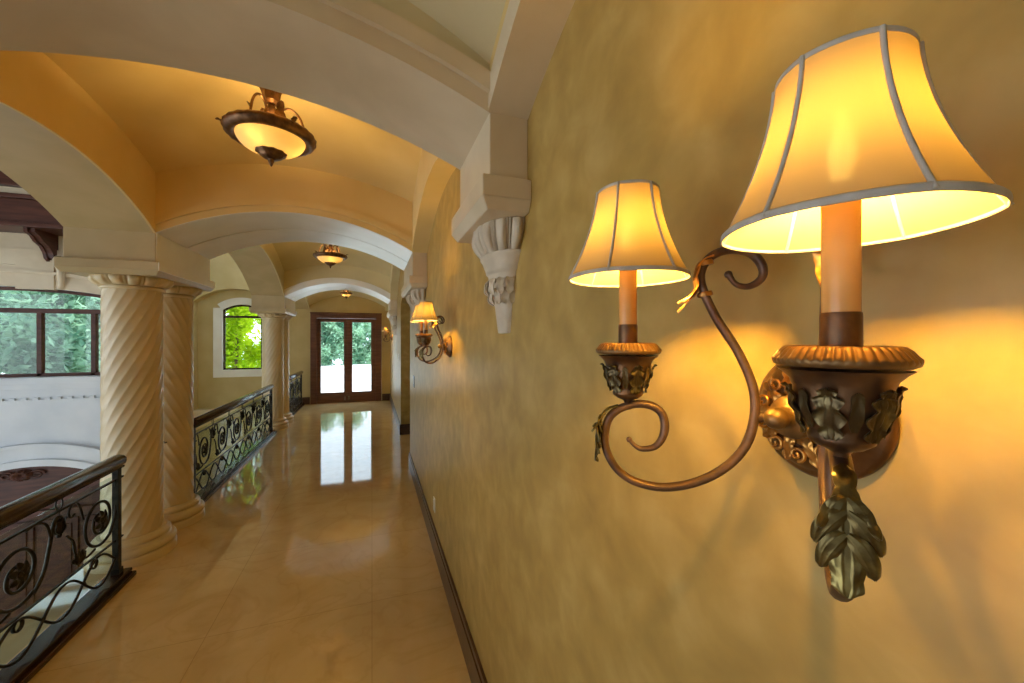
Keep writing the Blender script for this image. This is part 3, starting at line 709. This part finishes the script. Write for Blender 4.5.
# ------------------------------------------------------------------ ceiling lights
def make_ceiling_light():
    t = thing('ceiling_light', 'x', 'ceiling light', group='bronze bowl ceiling lights')
    R = .245
    mb = MB(); prof = [(R-.062, -.022), (R-.045, -.036), (R-.018, -.028), (R-.002, -.008), (R, .006), (R-.010, .020), (R-.035, .026), (R-.058, .020), (R-.062, .0), (R-.062, -.022)]
    mb.lathe(prof, 72, lambda r, z, a: r+.003*math.cos(24*a)*(1 if r > R-.02 else 0), cap=False); mb.build('rim', M['bronze'], t)
    mb = MB(); pf = []
    for i in range(13):
        a = i/12*PI/2; pf.append((max(.02, (R-.060)*math.cos(a)), -.015-.100*math.sin(a)))
    mb.lathe(pf, 48, cap=False); mb.build('glass_bowl', M['alabaster'], t)
    mb = MB()
    mb.lathe([(max(r, .0005), z) for r, z in [(.080, -.100), (.084, -.106), (.076, -.114), (.062, -.120), (.060, -.128), (.046, -.138), (.024, -.147), (.013, -.152), (.017, -.158), (.011, -.170), (.005, -.186), (.0, -.190)]], 36, lambda r, z, a: r*(1+.04*math.cos(10*a)), cap=False)
    mb.build('finial', M['bronze'], t)
    mb = MB().tube([(0, 0, -.06), (0, 0, .20)], .008, 10)
    mb.lathe([(max(r, .0005), z) for r, z in [(.010, .05), (.022, .06), (.026, .075), (.018, .09), (.014, .11), (.028, .13), (.034, .15), (.024, .17), (.014, .19)]], 24); mb.build('stem', M['bronze'], t)
    mb = MB()
    mb.lathe([(.012, .185), (.030, .19), (.045, .205), (.052, .25), (.066, .285), (.068, .40)], 6, cap=True, smooth=False)
    mb.build('canopy', M['bronze'], t)
    for k in range(3):
        a = 2*PI*k/3+.15; c_, s_ = math.cos(a), math.sin(a); V = lambda r, z: (r*c_, r*s_, z)
        mb = MB().tube(catmull([V(.080, .115), V(.088, .098), V(.075, .085), V(.055, .095), V(.045, .130), V(.062, .170), V(.100, .185), V(.140, .160), V(.168, .105), V(.185, .020)], 6), .007, 8)
        mb.tube(catmull([V(.016, .155), V(.035, .150), V(.055, .120), V(.062, .100)], 5), .006, 8)
        mb.build('scroll_arm', M['bronze'], t)
        a2 = a+PI/3; c_, s_ = math.cos(a2), math.sin(a2); r = Vector((c_, s_, 0)); sd = Vector((-s_, c_, 0))
        mb = MB(); acanthus(mb, [r*.12+Vector((0, 0, .00)), r*.115+Vector((0, 0, .06)), r*.10+Vector((0, 0, .12)), r*.12+Vector((0, 0, .17))], .034, sd, 3, .3, .1, .003, 20, 8, .12)
        mb.build('leaf', M['bronze'], t)
        mb = MB(); acanthus(mb, [r*(R-.01)+Vector((0, 0, .015)), r*(R+.005)+Vector((0, 0, .028)), r*(R+.028)+Vector((0, 0, .030))], .016, sd, 2, .3, .1, .003, 12, 6, .12)
        mb.build('rim_leaf', M['bronze'], t)
        mb = MB().ball((.10*math.cos(a), .10*math.sin(a), -.015), .024, 12); mb.build('bulb', M['cbulb'], t)
    return t
cl = make_ceiling_light(); cl.location = (XC+.035, 2.72, 2.985); cl['label'] = 'near bronze bowl ceiling light in the first golden vault'
c = copy_tree(cl); c.location = (XC, 6.68, 3.04); c.rotation_euler = (0, 0, .6); c['label'] = 'farther bronze bowl ceiling light in the second vault, above the hall'
c = copy_tree(cl); c.location = (XC, 10.65, 2.90); c.scale = (.6, .6, .8); c['label'] = 'tiny ceiling light above the end doors, half behind the last arch'

# ------------------------------------------------------------------ end doors
d = MB().box(-1.555, -1.40, YE-.05, YE+.12, 0, 2.475).box(.095, .255, YE-.05, YE+.12, 0, 2.475).box(-1.40, .095, YE-.05, YE+.12, 2.32, 2.475)
d.box(-1.56, .26, YE-.07, YE-.05, 2.43, 2.475).box(-1.40, .095, YE-.01, YE+.12, 0, .02)
door = struct(d, 'door_1', M['door_wood'], .005)
for sg, x0, x1 in ((-1, -1.40, -.651), (1, -.650, .095)):
    g0, g1 = (x0+.095, x1-.08) if sg < 0 else (x0+.135, x1-.12)
    lf = MB().box(x0, g0, YE, YE+.05, .01, 2.315).box(g1, x1, YE, YE+.05, .01, 2.315).box(g0, g1, YE, YE+.05, .01, .285).box(g0, g1, YE, YE+.05, 2.215, 2.315)
    lo = lf.build('door_leaf', M['door_wood'], door, .004)
    MB().box(g0, g1, YE+.02, YE+.026, .285, 2.215).build('pane', M['glass'], lo)
    xh = x1-.05 if sg < 0 else x0+.05
    MB().box(xh-.012, xh+.012, YE-.012, YE, .06, .17).tube([(xh, YE-.012, .08), (xh, YE-.03, .08), (xh, YE-.03, .14)], .006, 8).build('floor_bolt', M['chrome'], lo)
portal((-.65, YE+.4, 1.25), (PI/2, 0, 0), 1.8, 2.4)
# ------------------------------------------------------------------ window in the niche
w = MB()
yw = YE+.3
for (a, b, c0, c1) in ((-3.82, -3.62, .95, 2.55), (-2.74, -2.54, .95, 2.55), (-3.82, -2.54, .76, .95)): w.box(a, b, yw-.05, yw, c0, c1)
arch_ring(w, 'x', -3.62, -2.74, 2.50, .15, yw-.05, yw, 0, .18, 20)
win = struct(w, 'window_1', M['white_stone'], .004)
fr = MB().box(-3.62, -3.58, yw+.02, yw+.08, .95, 2.52).box(-2.78, -2.74, yw+.02, yw+.08, .95, 2.52).box(-3.62, -2.74, yw+.02, yw+.08, .95, .99).box(-3.62, -2.74, yw+.02, yw+.08, 2.30, 2.36)
arch_ring(fr, 'x', -3.62, -2.74, 2.50, .15, yw+.02, yw+.08, -.045, 0, 20)
recalc(fr.build('window_frame', M['rail_wood'], win))
MB().box(-3.60, -2.76, yw+.045, yw+.05, .97, 2.63).build('pane', M['glass'], win)
portal((-3.27, YE+.65, 1.8), (PI/2, 0, 0), .8, 1.8)
# ------------------------------------------------------------------ nave wall with wide window, entrance doors and timber ceiling
YN = 8.0
WX0, WX1, ZS, ZA, RA = -6.6, -3.72, 1.17, 2.39, .15
nw = MB().box(-9.2, WX0, YN, YN+.35, ZF, 6).box(WX1, -3.25, YN, YN+.35, ZF, 6)
nw.box(WX0, WX1, YN, YN+.35, .30, ZS)
arch_wall(nw, 'x', WX0, WX1, ZA, RA, YN, YN+.35, 6, 28)
DX0, DX1, DS, DR = -6.0, -3.65, -.62, .42      # entrance door opening
nw.box(WX0, DX0, YN, YN+.35, ZF, .30).box(DX1, WX1, YN, YN+.35, ZF, .30)
arch_wall(nw, 'x', DX0, DX1, DS+.03, DR, YN, YN+.35, .30, 24)
struct(nw, 'wall_nave', M['pale'])
ld = MB(); arch_ring(ld, 'x', DX0, DX1, DS+.03, DR, YN-.05, YN, .0, .10, 28); arch_ring(ld, 'x', DX0, DX1, DS+.03, DR, YN-.09, YN, .30, .345, 28)
struct(ld, 'trim_40', M['pale'])
dm = MB().box(-9.2, -3.25, YN-.10, YN, 1.07, 1.14).box(-9.2, -3.25, YN-.13, YN, 1.14, 1.17).box(-9.2, -3.25, YN-.06, YN, .99, 1.07).box(-9.2, -3.25, YN-.03, YN, .80, .83)
for i in range(46): dm.box(-9.1+i*.13, -9.1+i*.13+.06, YN-.035, YN, .83, .865)
struct(dm, 'trim_41', M['pale'], .003)
# stone hood above the window and pale stone above it
hd = MB(); arch_ring(hd, 'x', WX0, WX1, ZA, RA, YN-.05, YN, 0, .20, 28); arch_ring(hd, 'x', WX0, WX1, ZA, RA, YN-.09, YN, .20, .25, 28)
hd.box(-9.2, -3.25, YN-.03, YN, 2.74, 3.4).box(-4.98, -4.55, YN-.07, YN, 2.50, 2.92).add([(-5.75, YN-.06, 2.86), (-4.0, YN-.06, 2.86), (-4.3, YN-.06, 3.10), (-5.4, YN-.06, 3.10), (-5.75, YN, 2.86), (-4.0, YN, 2.86), (-4.3, YN, 3.10), (-5.4, YN, 3.10)], [(0, 1, 2, 3), (7, 6, 5, 4), (0, 4, 5, 1), (1, 5, 6, 2), (2, 6, 7, 3), (3, 7, 4, 0)])
for x in (-4.47,): hd.tube(catmull([(x, YN-.10, 2.98), (x, YN-.16, 2.92), (x+.02, YN-.12, 2.80), (x+.01, YN-.08, 2.62), (x-.02, YN-.05, 2.52)], 5), .045, 10)
struct(hd, 'trim_42', M['stone'])
wf = MB(); yq = YN+.10
arch_ring(wf, 'x', WX0, WX1, ZA, RA, yq, yq+.08, -.05, .02, 28)
for x in (WX0+.02, -6.5+.6, -5.45, -4.82, -4.18, WX1-.03): wf.box(x-.03, x+.03, yq, yq+.08, ZS, 2.17 if WX0+.1 < x < WX1-.1 else 2.40)
wf.box(WX0, WX1, yq-.01, yq+.09, 2.15, 2.22).box(WX0, WX1, yq, yq+.08, ZS, ZS+.05)
w2 = struct(wf, 'window_2', M['wood'], .004)
MB().box(WX0+.02, WX1-.02, yq+.035, yq+.041, ZS, 2.44).build('pane', M['glass'], w2)
portal(((WX0+WX1)/2, YN+.5, 1.85), (PI/2, 0, 0), 2.9, 1.4)
# entrance doors, arched mahogany
ed = MB(); xm = (DX0+DX1)/2
arch_ring(ed, 'x', DX0, DX1, DS, DR, YN+.02, YN+.16, -.10, .04, 28); ed.box(DX0, DX0+.12, YN+.02, YN+.16, ZF, DS).box(DX1-.12, DX1, YN+.02, YN+.16, ZF, DS)
ed.box(DX0, DX1, YN+.10, YN+.16, ZF, DS-.28).box(DX0, DX1, YN+.04, YN+.14, DS-.34, DS-.26)
n = 24; P1 = [(DX0+.06+(DX1-DX0-.12)*i/n, YN+.12, DS-.3) for i in range(n+1)]; P2 = [(p[0], YN+.12, arch_z(p[0], DX0, DX1, DS, DR)-.03) for p in P1]
ed.grid([P1, P2], smooth=False)
e2 = struct(ed, 'door_2', M['wood'], .004)
for k in range(4):
    x0 = DX0+.14+k*(DX1-DX0-.28)/4; x1 = x0+(DX1-DX0-.28)/4-.04
    pn = MB().box(x0, x1, YN+.07, YN+.11, ZF+.15, DS-.42).box(x0+.07, x1-.07, YN+.05, YN+.08, ZF+1.2, DS-.50).box(x0+.07, x1-.07, YN+.05, YN+.08, ZF+.25, ZF+1.05)
    pn.build('door_panel', M['wood'], e2, .006)
cr = MB()
CXo, CZo = -4.95, -.30
for k in range(9):
    a = 2*PI*k/9; r = Vector((math.cos(a)*1.2, 0, math.sin(a)*.75)); sd = Vector((-math.sin(a), 0, math.cos(a))); o_ = Vector((CXo, YN+.01, CZo))
    acanthus(cr, [o_+r*.01+Vector((0, -.02, 0)), o_+r*.06+Vector((0, -.06, 0)), o_+r*.105+Vector((0, -.02, 0))], .04, sd, 3, .3, .2, .01, 14, 6, .15)
for sg in (-1, 1): cr.tube([(CXo+sg*(.12+.0+(.09-.06*q/9)*math.cos(q)+.05), YN+.0, CZo+(.07-.05*q/9)*math.sin(q)) for q in [9*i/24 for i in range(25)]], .014, 6)
cr.build('carved_ornament', M['wood'], e2)
# timber ceiling edge: beams, pale cove and brackets
tb = MB().box(-9.2, -3.25, YN-.55, YN, 3.33, 3.39).box(-9.2, -3.25, YN-.50, YN, 3.39, 3.72).box(-9.2, -3.25, YN-.56, YN, 3.72, 3.78)
struct(tb, 'trim_43', M['wood'], .008)
struct(MB().box(-9.2, -3.25, YN-.45, YN, 3.78, 3.89), 'trim_44', M['stone'])
tb = MB().box(-9.2, -3.25, YN-.55, YN, 3.89, 4.2).box(-9.2, -3.25, YN-.95, YN-.1, 4.2, 4.4)
for i in range(6): tb.box(-8.9+i*1.0, -8.75+i*1.0, -3, YN-.2, 4.35, 4.6)
struct(tb, 'trim_45', M['wood'], .008)
struct(MB().box(-9.2, XO+.1, -4.2, YE+.5, 4.6, 4.8), 'ceiling_nave', M['wood'])
for i, x in enumerate((-4.58, -6.3)):
    bk = MB()
    out = [(0, 0), (.50, 0), (.50, -.07), (.40, -.12), (.33, -.20), (.22, -.26), (.15, -.36), (.12, -.46), (.05, -.52), (0, -.54)]
    for a, b in ((-.06, -.02), (.02, .06)):
        vs = [(a, -p[0], p[1]) for p in out]+[(b, -p[0], p[1]) for p in out]; m_ = len(out)
        bk.add(vs, [tuple(range(m_)), tuple(reversed(range(m_, 2*m_)))]+[(k, (k+1) % m_, m_+(k+1) % m_, m_+k) for k in range(m_)])
    o2 = [(p[0]*.93, p[1]*.93-.01) for p in out]; vs = [(-.03, -p[0], p[1]) for p in o2]+[(.03, -p[0], p[1]) for p in o2]
    bk.add(vs, [tuple(range(m_)), tuple(reversed(range(m_, 2*m_)))]+[(k, (k+1) % m_, m_+(k+1) % m_, m_+k) for k in range(m_)])
    o = recalc(bk.build('wooden_bracket', M['wood'])); o.location = (x, YN, 3.33); o.scale = (1, .95, .80)
    tag(o, ('dark wooden scroll bracket under the timber beam, left of the near column', 'wooden scroll bracket beyond the left edge of the frame')[i], 'bracket', 'wooden brackets under the beam')
# nave side and back walls with tall windows (out of frame, they let the daylight in)
nl = MB().box(-9.2, -9.0, -4.2, YN, ZF, -3.1).box(-9.2, -9.0, -4.2, YN, -.5, -.1).box(-9.2, -9.0, -4.2, YN, 3.4, 4.8)
for a, b in ((-4.2, -3.4), (-.8, -.2), (2.4, 3.0), (5.6, 8.35)): nl.box(-9.2, -9.0, a, b, -3.2, 3.4)
struct(nl, 'wall_nave_left', M['pale'])
for a, b in ((-3.4, -.8), (-.2, 2.4), (3.0, 5.6)): portal((-9.3, (a+b)/2, .15), (PI/2, 0, PI/2), b-a, 6.5)
struct(MB().box(-9.2, -2.1, -4.4, -4.2, ZF, 4.8), 'wall_nave_back', M['pale'])
struct(MB().box(-4.5, -4.3, 9.2, 9.4, ZF, 4.8).box(-4.5, -4.3, YE-.45, YE+.3, ZF, 4.8).box(-4.5, -4.3, 9.4, YE-.45, ZF, -2.8).box(-4.5, -4.3, 9.4, YE-.45, 3.6, 4.8)
       .box(-3.9, -3.7, YN+.35, 9.2, ZF, 4.8).box(-4.3, -3.7, 9.2, 9.3, ZF, 4.8), 'wall_stair', M['end'])  # unseen tall opening added in this wall to daylight the far bays
portal((-4.6, (9.4+YE-.45)/2, .4), (PI/2, 0, PI/2), 1.8, 6.4)

# ------------------------------------------------------------------ small fittings on the right wall
def plate(name, y, z, w_, h_, label, cat, m, kids):
    t = thing(name, label, cat, (XW, y, z))
    MB().box(-.006, 0, -w_/2, w_/2, -h_/2, h_/2).build('plate', m, t, .002)
    for k in kids: MB().box(-.010, -.006, k[0], k[1], k[2], k[3]).build(k[4], M['white'], t, .001)
plate('light_switch', 5.00, 1.22, .17, .14, 'dark light switch plate on the wall just before the side passage', 'light switch', M['dark'], [(-.015, .015, -.03, .03, 'rocker')])
plate('light_switch', 8.0, 1.40, .08, .12, 'small pale light switch on the far wall past the side passage', 'light switch', M['white'], [(-.012, .012, -.025, .025, 'rocker')])
plate('power_outlet', 3.30, .36, .075, .115, 'pale power outlet low on the wall just above the baseboard', 'outlet', M['white'], [(-.018, .018, -.045, -.005, 'socket'), (-.018, .018, .005, .045, 'socket')])

# ------------------------------------------------------------------ outdoors
struct(MB().box(-6, 14, YE+.6, 30, -.25, -.08), 'terrace', M['pave'])
struct(MB().box(-80, 80, YE+.7, 120, ZF-.4, ZF-.2).box(-80, -9.3, -40, YE+.7, ZF-.4, ZF-.2), 'ground', M['pave'])
def leaves_mesh(name, n, rx, rz, size, m, seed):
    rnd = random.Random(seed); mb = MB(); cl_ = [(rnd.gauss(0, .45)*rx, rnd.gauss(0, .45)*rx, rnd.gauss(0, .42)*rz) for _ in range(26)]
    for i in range(n):
        c0 = Vector(rnd.choice(cl_)); p = c0+Vector((rnd.gauss(0, .16)*rx, rnd.gauss(0, .16)*rx, rnd.gauss(0, .13)*rz))
        q = math.sqrt((p.x/rx)**2+(p.y/rx)**2+(p.z/rz)**2)
        if q > 1: p = p/q*rnd.uniform(.75, 1)
        u = Vector((rnd.uniform(-1, 1), rnd.uniform(-1, 1), rnd.uniform(-.8, .4))).normalized(); v = u.cross(Vector((rnd.uniform(-1, 1), rnd.uniform(-1, 1), 1))).normalized()
        s1 = size*rnd.uniform(.6, 1.3)
        mb.add([p-u*s1, p+v*s1*.4, p+u*s1, p-v*s1*.4], [(0, 1, 2, 3)])
    return mb.mesh(name, m)
LM = [leaves_mesh('foliage', 15000, 2.4, 3.0, .15, M['leaf'], 3), leaves_mesh('foliage', 7500, .9, 1.9, .10, M['lime'], 5)]
def tree(x, y, z0, h, k, sc_, label, rz=0):
    t = thing('tree', label, 'tree', (x, y, z0), rz, 'trees outside the windows')
    f = bpy.data.objects.new('foliage', LM[k]); COL.objects.link(f); f.parent = t; f.location = (0, 0, h); f.scale = (sc_,)*3
    MB().tube([(0, 0, 0), (.1, .05, h*.4), (-.05, 0, h*.8), (0, 0, h+.8)], [.12*sc_+.03, .10*sc_+.02, .07*sc_+.01, .03], 10).build('trunk', M['bark'], t)
for i, (x, y, h, s_, l) in enumerate(((-2.9, 31, 2.1, 1.0, 'green tree behind the left leaf of the glazed double doors'), (2.1, 31, 2.2, 1.0, 'green tree behind the right leaf of the glazed double doors'),
        (7.1, 31, 2.6, 1.0, 'green tree right of the glazed double doors'), (-2.0, 38, 2.6, 1.45, 'taller green tree of the back row behind the gap between the two doors'), (5.4, 38, 3.0, 1.3, 'tall green tree in the back row right of the doors'))):
    tree(x, y, -.1, h, 0, s_, l, i*1.1)
for i, (x, y, h, s_, l) in enumerate(((-13.6, 15.5, 5.6, 1.0, 'leafy tree filling the left of the wide arched window'), (-8.9, 14.2, 5.3, 1.0, 'leafy tree behind the right half of the wide arched window'),
        (-11.6, 21.5, 7.0, 1.3, 'taller tree behind the others seen through the wide window'), (-18.4, 18, 6.0, 1.0, 'leafy tree at the far left through the wide window'))):
    tree(x, y, ZF-.2, h, 0, s_, l, i*1.7+.4)
tree(-3.75, 13.6, -2.6, 4.2, 1, 1.0, 'bright lime green shrub outside the small arched window', .3)
struct(MB().box(-6, -2.2, 12.6, 16, ZF-.2, -2.6), 'ground', M['lawn'])
